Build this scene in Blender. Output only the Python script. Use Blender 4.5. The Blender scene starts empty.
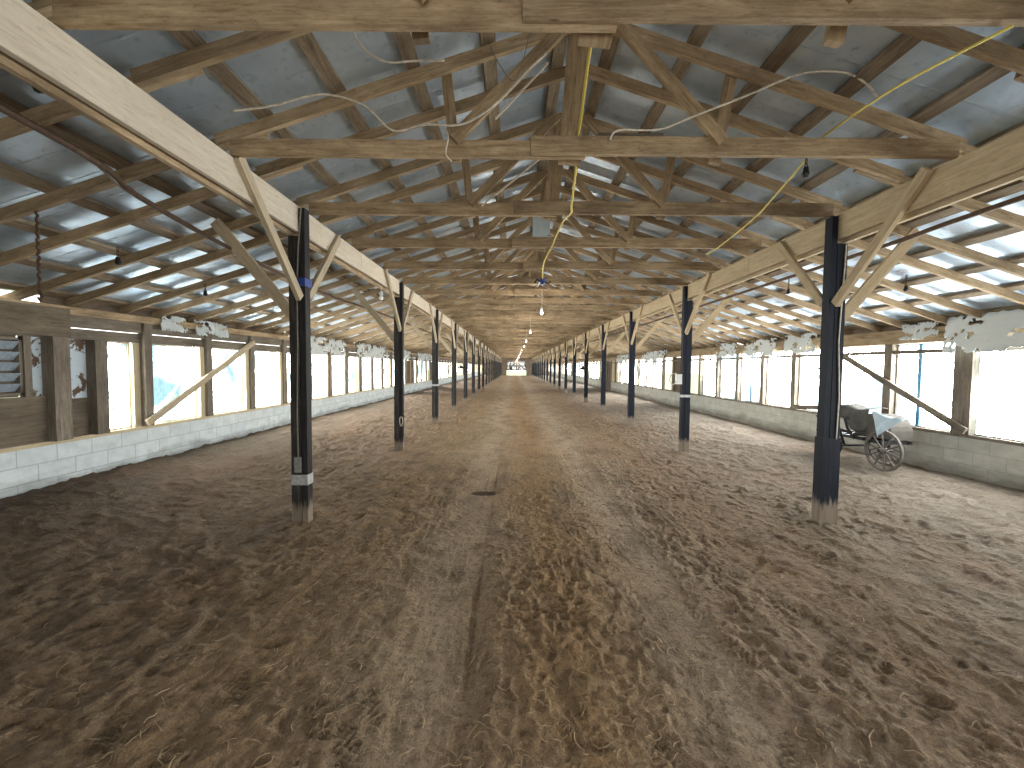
import bpy, bmesh, math, random
import numpy as np
from mathutils import Vector, Matrix

# ------------------------------------------------------------------ camera, world, exposure
scene = bpy.context.scene
COL = scene.collection
random.seed(7)

FPX, PITCH, YAW, ROLL, CAM_H = 400.0, .0434, .0037, .0092, 1.70
cp, sp, cy, sy, cr, sr = math.cos(PITCH), math.sin(PITCH), math.cos(YAW), math.sin(YAW), math.cos(ROLL), math.sin(ROLL)
FW = Vector((-sy * cp, cy * cp, -sp))
R0 = Vector((cy, sy, 0))
U0 = R0.cross(FW)
RV, UV_ = cr * R0 + sr * U0, -sr * R0 + cr * U0
cam_data = bpy.data.cameras.new('camera')
cam_data.sensor_fit = 'HORIZONTAL'
cam_data.sensor_width = 36.0
cam_data.lens = 36.0 * FPX / 1024.0
cam_data.clip_start = .05
cam_data.clip_end = 400
cam = bpy.data.objects.new('camera', cam_data)
COL.objects.link(cam)
M3 = Matrix((RV, UV_, -FW)).transposed()
cam.matrix_world = Matrix.Translation((0, 0, CAM_H)) @ M3.to_4x4()
scene.camera = cam

world = bpy.data.worlds.new('overcast_sky')
scene.world = world
world.use_nodes = True
bg = world.node_tree.nodes['Background']
bg.inputs[0].default_value = (1.0, .97, .92, 1)
bg.inputs[1].default_value = 1.5

FILL_W = 22.0          # fill light added at each ridge bulb to brighten the nave
FILM_L = 15.5          # radiance of the daylit plastic film in the windows
scene.view_settings.view_transform = 'Standard'
scene.view_settings.look = 'None'
scene.view_settings.gamma = 1
scene.view_settings.use_curve_mapping = False
scene.view_settings.exposure = 1.35
scene.cycles.max_bounces = 10
scene.cycles.diffuse_bounces = 6
scene.cycles.sample_clamp_indirect = 6

# ------------------------------------------------------------------ dimensions (metres)
XC, HALF = .588, 6.21
WL, WR = XC - HALF, XC + HALF            # inner faces of the long walls
YB, YE = -3.0, 77.0                      # back (behind the camera) and far end
T0, TS = 1.99, 1.219                     # first truss, truss spacing
SL = .322                                # roof slope
ZW = 2.41                                # rafter underside at the wall
ZCH = 3.353                              # underside of the truss chords = top of the girders
RD = .095                                # rafter depth
def zb(X): return ZW + SL * (HALF - abs(X - XC))     # underside of the rafters
BXL, BXR = XC - 2.83, XC + 2.83          # inner faces of the girders

# ------------------------------------------------------------------ helpers
def V(*a): return Vector(a)

class MB:
    def __init__(self): self.v, self.f, self.uv, self.mi = [], [], [], []
    def quad(self, pts, uvs=None, mi=0):
        n = len(self.v)
        self.v += [tuple(p) for p in pts]
        self.f.append(tuple(range(n, n + len(pts))))
        self.uv.append(uvs or [(p[0], p[1]) for p in pts])
        self.mi.append(mi)
    def beam(self, p0, p1, w, h, up=(0, 0, 1), mi=0, jit=.0, taper=1.0):
        """board from p0 to p1 (centre line), w across, h along 'up'"""
        p0, p1, up = Vector(p0), Vector(p1), Vector(up)
        d = (p1 - p0); L = d.length; d.normalize()
        s = d.cross(up).normalized(); u = s.cross(d).normalized()
        ou, ov = random.uniform(0, 40), random.uniform(0, 40)
        n = max(1, int(L / 1.2)) if jit else 1
        rings = []
        for i in range(n + 1):
            t = i / n
            c = p0.lerp(p1, t)
            if jit and 0 < i < n: c = c + s * random.uniform(-jit, jit) + u * random.uniform(-jit, jit)
            k = 1 + (taper - 1) * t
            rings.append(([c - s * w / 2 * k - u * h / 2 * k, c + s * w / 2 * k - u * h / 2 * k, c + s * w / 2 * k + u * h / 2 * k, c - s * w / 2 * k + u * h / 2 * k], ou + L * t))
        per = [0, w, w + h, 2 * w + h, 2 * w + 2 * h]
        for i in range(n):
            (a, ua), (b, ub) = rings[i], rings[i + 1]
            for k in range(4):
                k2 = (k + 1) % 4
                self.quad([a[k], a[k2], b[k2], b[k]], [(ua, ov + per[k]), (ua, ov + per[k + 1]), (ub, ov + per[k + 1]), (ub, ov + per[k])], mi)
        a, b = rings[0][0], rings[-1][0]
        self.quad([a[3], a[2], a[1], a[0]], [(ou, ov), (ou, ov + w), (ou + h * .3, ov + w), (ou + h * .3, ov)], mi)
        self.quad([b[0], b[1], b[2], b[3]], [(ou, ov), (ou, ov + w), (ou + h * .3, ov + w), (ou + h * .3, ov)], mi)
    def box(self, lo, hi, axis=None, mi=0):
        lo, hi = Vector(lo), Vector(hi); c = (lo + hi) / 2; d = hi - lo
        ax = axis if axis is not None else max(range(3), key=lambda i: d[i])
        a, b = c.copy(), c.copy(); a[ax] = lo[ax]; b[ax] = hi[ax]
        if ax == 0: self.beam(a, b, d.y, d.z, (0, 0, 1), mi)
        elif ax == 1: self.beam(a, b, d.x, d.z, (0, 0, 1), mi)
        else: self.beam(a, b, d.y, d.x, (1, 0, 0), mi)
    def tube(self, pts, r, n=6, mi=0, cap=True):
        pts = [Vector(p) for p in pts]
        rad = r if isinstance(r, (list, tuple)) else [r] * len(pts)
        rings = []; prev = None
        for i, p in enumerate(pts):
            t = (pts[min(i + 1, len(pts) - 1)] - pts[max(i - 1, 0)]).normalized()
            if prev is None:
                a = Vector((0, 0, 1)) if abs(t.z) < .9 else Vector((1, 0, 0))
                s = t.cross(a).normalized()
            else:
                s = (prev - t * prev.dot(t))
                s = s.normalized() if s.length > 1e-6 else t.orthogonal().normalized()
            prev = s; u = t.cross(s)
            rings.append([p + (s * math.cos(2 * math.pi * k / n) + u * math.sin(2 * math.pi * k / n)) * rad[i] for k in range(n)])
        for i in range(len(rings) - 1):
            for k in range(n):
                k2 = (k + 1) % n
                self.quad([rings[i][k], rings[i][k2], rings[i + 1][k2], rings[i + 1][k]], [(i * .1, k * .1), (i * .1, k * .1 + .1), (i * .1 + .1, k * .1 + .1), (i * .1 + .1, k * .1)], mi)
        if cap:
            self.quad(list(reversed(rings[0])), None, mi); self.quad(rings[-1], None, mi)
    def lathe(self, prof, c=(0, 0, 0), axis=(0, 0, 1), n=16, mi=0):
        axis = Vector(axis).normalized(); s = axis.orthogonal().normalized(); u = axis.cross(s); c = Vector(c)
        rings = [[c + axis * z + (s * math.cos(2 * math.pi * k / n) + u * math.sin(2 * math.pi * k / n)) * r for k in range(n)] for r, z in prof]
        for i in range(len(rings) - 1):
            for k in range(n):
                k2 = (k + 1) % n
                self.quad([rings[i][k], rings[i][k2], rings[i + 1][k2], rings[i + 1][k]], [(k / n, i * .1), ((k + 1) / n, i * .1), ((k + 1) / n, i * .1 + .1), (k / n, i * .1 + .1)], mi)
    def mesh(self, name, mats, weld=False, smooth=False):
        me = bpy.data.meshes.new(name)
        me.from_pydata(self.v, [], self.f)
        uvl = me.uv_layers.new(name='uv')
        flat = [c for face in self.uv for uv in face for c in uv]
        uvl.data.foreach_set('uv', flat)
        for m in (mats if isinstance(mats, (list, tuple)) else [mats]): me.materials.append(m)
        me.polygons.foreach_set('material_index', self.mi)
        if weld or smooth:
            bm = bmesh.new(); bm.from_mesh(me)
            bmesh.ops.remove_doubles(bm, verts=bm.verts, dist=1e-5)
            bmesh.ops.recalc_face_normals(bm, faces=bm.faces)
            bm.to_mesh(me); bm.free()
        if smooth: me.polygons.foreach_set('use_smooth', [True] * len(me.polygons))
        me.update()
        return me
    def build(self, name, mats, parent=None, **k):
        return link(name, self.mesh(name, mats, **k), parent)

def link(name, me, parent=None):
    o = bpy.data.objects.new(name, me); COL.objects.link(o)
    if parent is not None: o.parent = parent
    return o
def tag(o, label, cat, group=None, kind=None):
    o['label'] = label; o['category'] = cat
    if group: o['group'] = group
    if kind: o['kind'] = kind
    return o
def thing(name, label, cat, loc=(0, 0, 0), group=None):
    o = bpy.data.objects.new(name, None); COL.objects.link(o); o.location = loc
    o.empty_display_size = .1
    return tag(o, label, cat, group)
def struct(o, label=None):
    o['kind'] = 'structure'
    if label: o['label'] = label
    return o
def dup(root, loc, label, group=None):
    r = root.copy(); COL.objects.link(r); r.location = loc; r['label'] = label
    if group: r['group'] = group
    for ch in list(root.children):
        c = ch.copy(); COL.objects.link(c); c.parent = r
        for g in ch.children:
            d = g.copy(); COL.objects.link(d); d.parent = c
    return r
ORD = 'first second third fourth fifth sixth seventh eighth ninth tenth eleventh twelfth thirteenth fourteenth fifteenth sixteenth seventeenth eighteenth nineteenth twentieth'.split()
ORD += ['twenty-' + w for w in ORD[:9]] + ['thirtieth'] + ['thirty-' + w for w in ORD[:9]]

# ------------------------------------------------------------------ materials
class NT:
    def __init__(self, name):
        self.m = bpy.data.materials.new(name); self.m.use_nodes = True
        self.t = self.m.node_tree; self.t.nodes.clear()
        self.out = self.n('ShaderNodeOutputMaterial')
        self.b = self.n('ShaderNodeBsdfPrincipled')
        self.l(self.b.outputs[0], self.out.inputs[0])
    def n(self, typ, **k):
        x = self.t.nodes.new(typ)
        for a, b in k.items(): setattr(x, a, b)
        return x
    def l(self, a, b): self.t.links.new(a, b)
    def set(self, node, key, val):
        if hasattr(val, 'is_output'): self.l(val, node.inputs[key])
        else: node.inputs[key].default_value = val
    def mapping(self, src, scale=(1, 1, 1), loc=None):
        m = self.n('ShaderNodeMapping'); self.l(src, m.inputs[0]); m.inputs['Scale'].default_value = scale
        if loc is not None: self.set(m, 'Location', loc)
        return m.outputs[0]
    def noise(self, vec, scale, detail=3, rough=.55, dist=0):
        x = self.n('ShaderNodeTexNoise'); self.l(vec, x.inputs['Vector'])
        x.inputs['Scale'].default_value = scale; x.inputs['Detail'].default_value = detail
        x.inputs['Roughness'].default_value = rough; x.inputs['Distortion'].default_value = dist
        return x.outputs[0]
    def ramp(self, fac, stops):
        r = self.n('ShaderNodeValToRGB'); self.l(fac, r.inputs[0]); e = r.color_ramp.elements
        while len(e) < len(stops): e.new(.5)
        for el, (p, c) in zip(e, stops):
            el.position = p; el.color = (c, c, c, 1) if isinstance(c, (int, float)) else (*c, 1)
        return r.outputs[0]
    def mix(self, fac, a, b, mode='MIX'):
        x = self.n('ShaderNodeMix', data_type='RGBA', blend_type=mode)
        self.set(x, 0, fac)
        for i, c in ((6, a), (7, b)):
            if hasattr(c, 'is_output'): self.l(c, x.inputs[i])
            else: x.inputs[i].default_value = (*c, 1) if len(c) == 3 else c
        return x.outputs[2]
    def math(self, op, a, b=0.0, clamp=False):
        x = self.n('ShaderNodeMath', operation=op, use_clamp=clamp); self.set(x, 0, a); self.set(x, 1, b)
        return x.outputs[0]
    def coord(self, which='Object'): return self.n('ShaderNodeTexCoord').outputs[which]
    def bump(self, h, strength=.3, dist=.01):
        b = self.n('ShaderNodeBump'); self.l(h, b.inputs['Height']); b.inputs['Strength'].default_value = strength
        b.inputs['Distance'].default_value = dist; self.l(b.outputs[0], self.b.inputs['Normal'])

def wood(name, base, dark, light, rough=.8, var=.35, stain=.5):
    n = NT(name); uv = n.n('ShaderNodeUVMap', uv_map='uv').outputs[0]
    rnd = n.n('ShaderNodeObjectInfo').outputs['Random']
    off = n.n('ShaderNodeCombineXYZ'); n.l(n.math('MULTIPLY', rnd, 37.0), off.inputs[0]); n.l(n.math('MULTIPLY', rnd, 91.0), off.inputs[1])
    g = n.noise(n.mapping(uv, (1.7, 20, 1), off.outputs[0]), 1.6, 6, .68, .9)
    f = n.noise(n.mapping(uv, (6, 160, 1), off.outputs[0]), 1.2, 3)
    b = n.noise(n.mapping(uv, (1.1, 2.2, 1), off.outputs[0]), 1.7, 4)
    c = n.ramp(g, [(.22, dark), (.42, base), (.66, light)])
    c = n.mix(n.ramp(b, [(.42, 0.0), (.7, stain)]), c, dark)
    sp = n.noise(n.mapping(uv, (9, 22, 1), off.outputs[0]), 1.5, 5, .7)
    c = n.mix(n.ramp(sp, [(.30, .45), (.46, 0.0)]), c, tuple(x * .7 for x in dark))
    c = n.mix(n.ramp(sp, [(.58, 0.0), (.74, .55)]), c, tuple(min(1, x * 1.12) for x in light))
    vo = n.n('ShaderNodeTexVoronoi'); n.l(n.mapping(uv, (1.6, 5, 1), off.outputs[0]), vo.inputs['Vector']); vo.inputs['Scale'].default_value = 1.0
    c = n.mix(n.ramp(vo.outputs['Distance'], [(.02, .6), (.055, 0.0)]), c, tuple(x * .35 for x in dark))
    k = n.math('ADD', n.math('MULTIPLY', rnd, var), 1 - var / 2)
    x = n.n('ShaderNodeVectorMath', operation='SCALE'); n.l(c, x.inputs[0]); n.l(k, x.inputs[3])
    n.l(x.outputs[0], n.b.inputs['Base Color'])
    n.b.inputs['Roughness'].default_value = rough
    n.b.inputs['Specular IOR Level'].default_value = .25
    n.bump(n.math('ADD', g, n.math('MULTIPLY', f, .5)), .35, .006)
    return n.m

def plain(name, col, rough=.6, metal=0.0, nz=.25, sc=30, bump=.1):
    n = NT(name); o = n.coord('Object')
    a = n.noise(o, sc, 4)
    n.l(n.mix(n.ramp(a, [(.3, 0.0), (.7, 1.0)]), tuple(c * (1 - nz) for c in col), tuple(min(1, c * (1 + nz)) for c in col)), n.b.inputs['Base Color'])
    n.b.inputs['Roughness'].default_value = rough; n.b.inputs['Metallic'].default_value = metal
    if bump: n.bump(a, bump, .004)
    return n.m

M = {}
M['old'] = wood('weathered_wood', (.32, .23, .135), (.105, .07, .04), (.49, .375, .24), stain=.7)
M['rafter'] = wood('rafter_wood', (.355, .26, .155), (.135, .092, .052), (.51, .395, .26), stain=.65)
M['pale'] = wood('pale_wood', (.58, .505, .405), (.43, .36, .275), (.66, .59, .485), var=.1, stain=.35)
M['yellow'] = wood('yellowed_wood', (.42, .325, .20), (.29, .215, .125), (.52, .42, .28), var=.1, stain=.3)
M['brace'] = wood('brace_wood', (.44, .36, .25), (.29, .225, .15), (.54, .46, .34), var=.2, stain=.3)
M['stud'] = wood('stud_wood', (.50, .41, .27), (.36, .28, .17), (.60, .51, .36), var=.2, stain=.2)
M['grey'] = wood('grey_wood', (.18, .15, .118), (.08, .065, .05), (.275, .24, .19), var=.3)
M['dark'] = wood('dark_old_wood', (.13, .095, .065), (.05, .036, .026), (.22, .165, .115), var=.3)
M['purlin'] = wood('purlin_wood', (.22, .168, .112), (.075, .052, .035), (.34, .275, .195), var=.3)

def post_mat(name, dark, mid, lo):
    n = NT(name); o = n.coord('Object')
    z = n.n('ShaderNodeSeparateXYZ'); n.l(o, z.inputs[0])
    nz = n.noise(n.mapping(o, (9, 9, 2)), 3, 4)
    st = n.noise(n.mapping(o, (30, 30, 2.5)), 1.3, 5)
    c = n.mix(n.ramp(st, [(.45, 0.0), (.75, .7)]), dark, mid)
    bare = n.mix(st, (.13, .10, .075), (.30, .25, .195))
    e = n.math('ADD', z.outputs[2], n.math('MULTIPLY', nz, .30))
    n.l(n.mix(n.ramp(e, [(lo - .03, 0.0), (lo + .05, 1.0)]), bare, c), n.b.inputs['Base Color'])
    n.b.inputs['Roughness'].default_value = .6; n.b.inputs['Specular IOR Level'].default_value = .2
    n.bump(st, .4, .006)
    return n.m
M['postL'] = post_mat('tarred_post', (.016, .016, .018), (.055, .05, .047), .34)
M['postR'] = post_mat('navy_painted_post', (.006, .009, .017), (.015, .021, .040), .40)
M['postG'] = post_mat('weathered_tarred_pole', (.03, .028, .027), (.12, .105, .09), .34)

def metal_roof():
    n = NT('galvanized_roof_sheet'); o = n.coord('Object')
    big = n.noise(n.mapping(o, (1, 1, 1)), 1.3, 5, .6); sm = n.noise(o, 14, 4)
    c = n.mix(n.ramp(big, [(.35, 0.0), (.65, 1.0)]), (.42, .53, .66), (.66, .78, .90))
    c = n.mix(n.ramp(sm, [(.58, 0.0), (.8, .55)]), c, (.19, .19, .18))
    ru = n.noise(n.mapping(o, (1.0, .55, 1), (3.1, 7.7, 0)), 1.1, 6, .7)
    rf = n.ramp(ru, [(.66, 0.0), (.72, .9)])
    c = n.mix(rf, c, (.17, .085, .045))
    n.l(c, n.b.inputs['Base Color'])
    n.l(n.math('MULTIPLY', n.math('SUBTRACT', 1.0, rf), .72), n.b.inputs['Metallic'])
    n.l(n.ramp(sm, [(.3, .42), (.7, .58)]), n.b.inputs['Roughness'])
    # shallow ribs across the sheet (every 0.3 m along the barn) and dents
    s = n.n('ShaderNodeSeparateXYZ'); n.l(o, s.inputs[0])
    ph = n.math('PINGPONG', s.outputs[1], .152)
    rib = n.ramp(n.math('MULTIPLY', ph, 6.58), [(0.0, 1.0), (.10, 0.0)])
    dent = n.noise(n.mapping(o, (2.5, 1.2, 1)), 1.6, 3)
    n.bump(n.math('ADD', n.math('MULTIPLY', rib, .35), n.math('MULTIPLY', dent, 1.2)), .40, .03)
    return n.m
M['roof'] = metal_roof()

def film_mat(name, tint, creases=.5, L=1.0, grid=False):
    n = NT(name); n.t.nodes.remove(n.b); o = n.coord('Object')
    a = n.noise(n.mapping(o, (1, 1.1, .8)), 2.2, 5, .6, 1.8)
    ridge = n.math('ABSOLUTE', n.math('SUBTRACT', a, .5))
    cr_ = n.ramp(ridge, [(0.0, 1 - creases), (.034, 1.0)])
    b = n.noise(n.mapping(o, (1, .7, .5), (4, 2, 1)), 1.5, 3, .5, .8)
    sh = n.ramp(b, [(.35, 1 - creases), (.49, 1.0)])
    f = n.math('MULTIPLY', cr_, sh)
    f = n.math('MULTIPLY', n.math('POWER', 45.0, f), 1 / 45.0)
    if grid:
        s = n.n('ShaderNodeSeparateXYZ'); n.l(o, s.inputs[0])
        gy = n.ramp(n.math('MULTIPLY', n.math('PINGPONG', s.outputs[1], .0125), 80.0), [(.06, .8), (.2, 1.0)])
        gz = n.ramp(n.math('MULTIPLY', n.math('PINGPONG', s.outputs[2], .0125), 80.0), [(.06, .8), (.2, 1.0)])
        f = n.math('MULTIPLY', f, n.math('MULTIPLY', gy, gz))
    em = n.n('ShaderNodeEmission'); n.l(n.mix(f, tuple(t * 1.0 for t in tint), (1.0, .975, .92)), em.inputs[0])
    n.l(n.math('MULTIPLY', f, FILM_L * L), em.inputs[1])
    n.l(em.outputs[0], n.out.inputs[0])
    return n.m
M['filmL'] = film_mat('daylit_plastic_film', (.52, .86, .95), .93, 1.0)
M['filmG'] = film_mat('daylit_film_with_mesh', (.60, .88, .95), .90, .6, True)
M['filmR'] = film_mat('daylit_clear_film', (.62, .90, 1.0), .80, 1.1)

M['doorfilm'] = film_mat('dusty_door_film', (.62, .74, .74), .93, .035)  # dim glow put into the far door pane for its pale tone
def block_mat(name, cols, mort, dirt, painted):
    n = NT(name); uv = n.n('ShaderNodeUVMap', uv_map='uv').outputs[0]; o = n.coord('Object')
    br = n.n('ShaderNodeTexBrick'); n.l(uv, br.inputs['Vector'])
    br.offset = .5
    for k, v in (('Scale', 1.0), ('Brick Width', .406), ('Row Height', .203), ('Mortar Size', .006), ('Mortar Smooth', .3), ('Bias', 0.0)): br.inputs[k].default_value = v
    br.inputs['Color1'].default_value = (*cols[0], 1); br.inputs['Color2'].default_value = (*cols[1], 1); br.inputs['Mortar'].default_value = (*mort, 1)
    a = n.noise(o, 9, 5); big = n.noise(n.mapping(o, (1, .8, 2.2)), 1.8, 5, .65)
    c = n.mix(n.ramp(a, [(.55, 0.0), (.85, .5)]), br.outputs[0], tuple(x * .55 for x in cols[0]))
    z = n.n('ShaderNodeSeparateXYZ'); n.l(o, z.inputs[0])
    e = n.math('ADD', z.outputs[2], n.math('MULTIPLY', n.math('SUBTRACT', big, .5), .55))
    c = n.mix(n.ramp(e, [(.12, .92), (.24, .5), (.36, 0.0)]), c, dirt)
    mo = n.noise(n.mapping(o, (1, 1.2, 1.6), (5, 1, 2)), 3.2, 6, .65); c = n.mix(n.ramp(mo, [(.40, .0), (.66, .45)]), c, tuple(x * .62 for x in cols[0]))
    n.l(c, n.b.inputs['Base Color']); n.b.inputs['Roughness'].default_value = .85
    n.bump(n.math('ADD', n.math('MULTIPLY', br.outputs['Fac'], -1.0), n.math('MULTIPLY', a, .4)), .5, .008)
    return n.m
M['blockL'] = block_mat('whitewashed_block', ((.66, .73, .76), (.74, .80, .82)), (.45, .49, .51), (.085, .068, .052), True)
M['blockR'] = block_mat('bare_block', ((.46, .46, .41), (.53, .53, .47)), (.36, .36, .32), (.16, .14, .11), False)

def flaky(name, paint, board, th=.5):
    n = NT(name); o = n.coord('Object')
    a = n.noise(n.mapping(o, (1, 1.3, 1.1)), 4.0, 7, .72, .5)
    g = n.noise(n.mapping(o, (14, 3, 22)), 1.5, 4)
    c = n.mix(n.ramp(a, [(th - .01, 0.0), (th + .01, 1.0)]), n.mix(g, tuple(x * .5 for x in board), board), n.mix(g, tuple(x * .85 for x in paint), paint))
    n.l(c, n.b.inputs['Base Color']); n.b.inputs['Roughness'].default_value = .7
    n.bump(a, .3, .004)
    return n.m
M['flaky'] = flaky('flaking_white_paint_on_board', (.66, .76, .84), (.17, .10, .06), .47)
M['ply'] = wood('weathered_plywood', (.145, .115, .082), (.07, .055, .04), (.21, .175, .132), var=.2, stain=.6)  # tone lowered to carry the shade of the left bay
M['torn'] = flaky('stained_white_sheeting', (.62, .66, .66), (.27, .22, .17), .36)
M['wire'] = plain('white_cable', (.60, .55, .46), .6)
M['yellow_cord'] = plain('yellow_cord', (.66, .53, .10), .55, nz=.1)
M['thinwire'] = plain('grey_wire', (.20, .18, .15), .6)
M['rust'] = plain('rusted_iron', (.10, .062, .042), .75, .4)
M['iron'] = plain('black_iron', (.018, .019, .022), .5, .5)
M['greyiron'] = plain('dusty_grey_iron', (.12, .108, .095), .75, .3)
M['tarp'] = plain('grey_canvas', (.10, .10, .09), .85, nz=.3, sc=9)
M['hopper'] = plain('rusty_grey_sheet_iron', (.075, .066, .055), .8, .0, nz=.3, sc=7)
M['bluesheet'] = plain('pale_blue_plastic', (.50, .63, .74), .4, nz=.12, sc=8)
M['tape'] = plain('silver_tape', (.42, .43, .43), .45, .2)
M['blue'] = plain('blue_strap', (.02, .05, .26), .5)
M['greybox'] = plain('grey_painted_metal', (.24, .235, .22), .55, .2)
M['white'] = plain('white_porcelain', (.70, .71, .70), .35, nz=.05)
M['bulb'] = plain('frosted_bulb_glass', (.80, .80, .78), .25, nz=.03)
n_ = NT('lit_bulb_glass'); n_.b.inputs['Emission Color'].default_value = (1, .9, .75, 1); n_.b.inputs['Emission Strength'].default_value = 1.6; M['litbulb'] = n_.m  # glow added to the ridge bulbs
M['plate'] = flaky('spotted_pale_metal', (.52, .62, .66), (.10, .09, .08), .40)
M['straw'] = plain('dry_straw', (.50, .40, .25), .8, nz=.4, sc=3)
M['fibre'] = plain('brown_fibre', (.34, .245, .145), .85, nz=.4, sc=3)
M['bluebatten'] = plain('weathered_blue_batten', (.10, .27, .45), .7)
M['louvre'] = plain('pale_blue_louvre', (.33, .40, .47), .5, nz=.25)
M['glow'] = plain('grass_outside', (.25, .30, .18), .9)

def floor_mat():
    n = NT('trampled_dirt'); o = n.coord('Object')
    s = n.n('ShaderNodeSeparateXYZ'); n.l(o, s.inputs[0]); X = s.outputs[0]
    big = n.noise(o, .55, 5, .6, .4); mid = n.noise(n.mapping(o, (1, .55, 1)), 2.6, 6, .65); fine = n.noise(o, 26, 6, .7)
    fib = n.noise(n.mapping(o, (1, .35, 1)), 46, 3, .6, 2.2)
    wob = n.math('ADD', X, n.math('MULTIPLY', n.math('SUBTRACT', big, .5), 1.1))
    # compaction and moisture zones, plus painted light: paler nave, window sheen on the right
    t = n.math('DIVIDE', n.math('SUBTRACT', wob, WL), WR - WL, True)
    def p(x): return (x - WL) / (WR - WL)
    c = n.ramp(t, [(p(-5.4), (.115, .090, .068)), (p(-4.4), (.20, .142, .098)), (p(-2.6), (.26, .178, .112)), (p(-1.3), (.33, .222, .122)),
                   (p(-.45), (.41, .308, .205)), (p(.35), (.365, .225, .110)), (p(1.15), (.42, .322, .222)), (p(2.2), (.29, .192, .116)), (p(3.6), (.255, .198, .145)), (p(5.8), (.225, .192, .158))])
    red = n.noise(n.mapping(o, (1, .35, 1), (9, 3, 0)), 1.1, 4)
    c = n.mix(n.ramp(red, [(.52, 0.0), (.72, .40)]), c, (.24, .125, .072))
    c = n.mix(n.ramp(mid, [(.34, .55), (.54, 0.0)]), c, (.13, .095, .066))
    c = n.mix(n.ramp(fine, [(.34, .6), (.52, 0.0)]), c, (.10, .072, .05))
    grit = n.noise(o, 110, 4, .75); c = n.mix(n.ramp(grit, [(.34, .5), (.48, 0.0)]), c, (.09, .064, .044)); c = n.mix(n.ramp(grit, [(.58, 0.0), (.74, .65)]), c, (.54, .43, .31))
    c = n.mix(n.ramp(fib, [(.62, 0.0), (.74, .5)]), c, (.56, .44, .29))
    # a dark patch across the left track
    ex = n.math('POWER', n.math('DIVIDE', n.math('ADD', X, .39), .20), 2.0); ey = n.math('POWER', n.math('DIVIDE', n.math('SUBTRACT', s.outputs[1], 5.36), .10), 2.0)
    e = n.math('ADD', n.math('ADD', ex, ey), n.math('MULTIPLY', n.math('SUBTRACT', mid, .5), 1.6))
    c = n.mix(n.ramp(e, [(.55, .8), (1.0, 0.0)]), c, (.05, .033, .024))
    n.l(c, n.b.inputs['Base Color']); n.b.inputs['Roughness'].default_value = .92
    n.b.inputs['Specular IOR Level'].default_value = .2
    n.bump(n.math('ADD', n.math('MULTIPLY', fine, 1.0), n.math('ADD', n.math('MULTIPLY', fib, .4), n.math('MULTIPLY', mid, 1.2))), 1.0, .028)
    return n.m
M['floor'] = floor_mat()

# ------------------------------------------------------------------ floor
rng = np.random.default_rng(5)
_tab = rng.random((256, 256))
def vnoise(x, y, seed=0):
    x = x + seed * 17.31; y = y + seed * 9.77
    xi = np.floor(x).astype(int); yi = np.floor(y).astype(int); fx = x - xi; fy = y - yi
    fx = fx * fx * fx * (fx * (fx * 6 - 15) + 10); fy = fy * fy * fy * (fy * (fy * 6 - 15) + 10)
    g = lambda a, b: _tab[a & 255, b & 255]
    return (g(xi, yi) * (1 - fx) + g(xi + 1, yi) * fx) * (1 - fy) + (g(xi, yi + 1) * (1 - fx) + g(xi + 1, yi + 1) * fx) * fy
def fbm(x, y, oct=4, seed=0, gain=.5):
    r = 0; a = 1; t = 0
    for i in range(oct):
        r = r + a * vnoise(x, y, seed + i); t += a; a *= gain; x = x * 2.03; y = y * 2.03
    return r / t - .5
def sm(a, b, x):
    t = np.clip((x - a) / (b - a), 0, 1); return t * t * (3 - 2 * t)
def ground_base(x, y):
    return .20 * sm(-2.8, WL, np.asarray(x)) * 1.0 + .08 * sm(3.8, WR, np.asarray(x))

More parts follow.
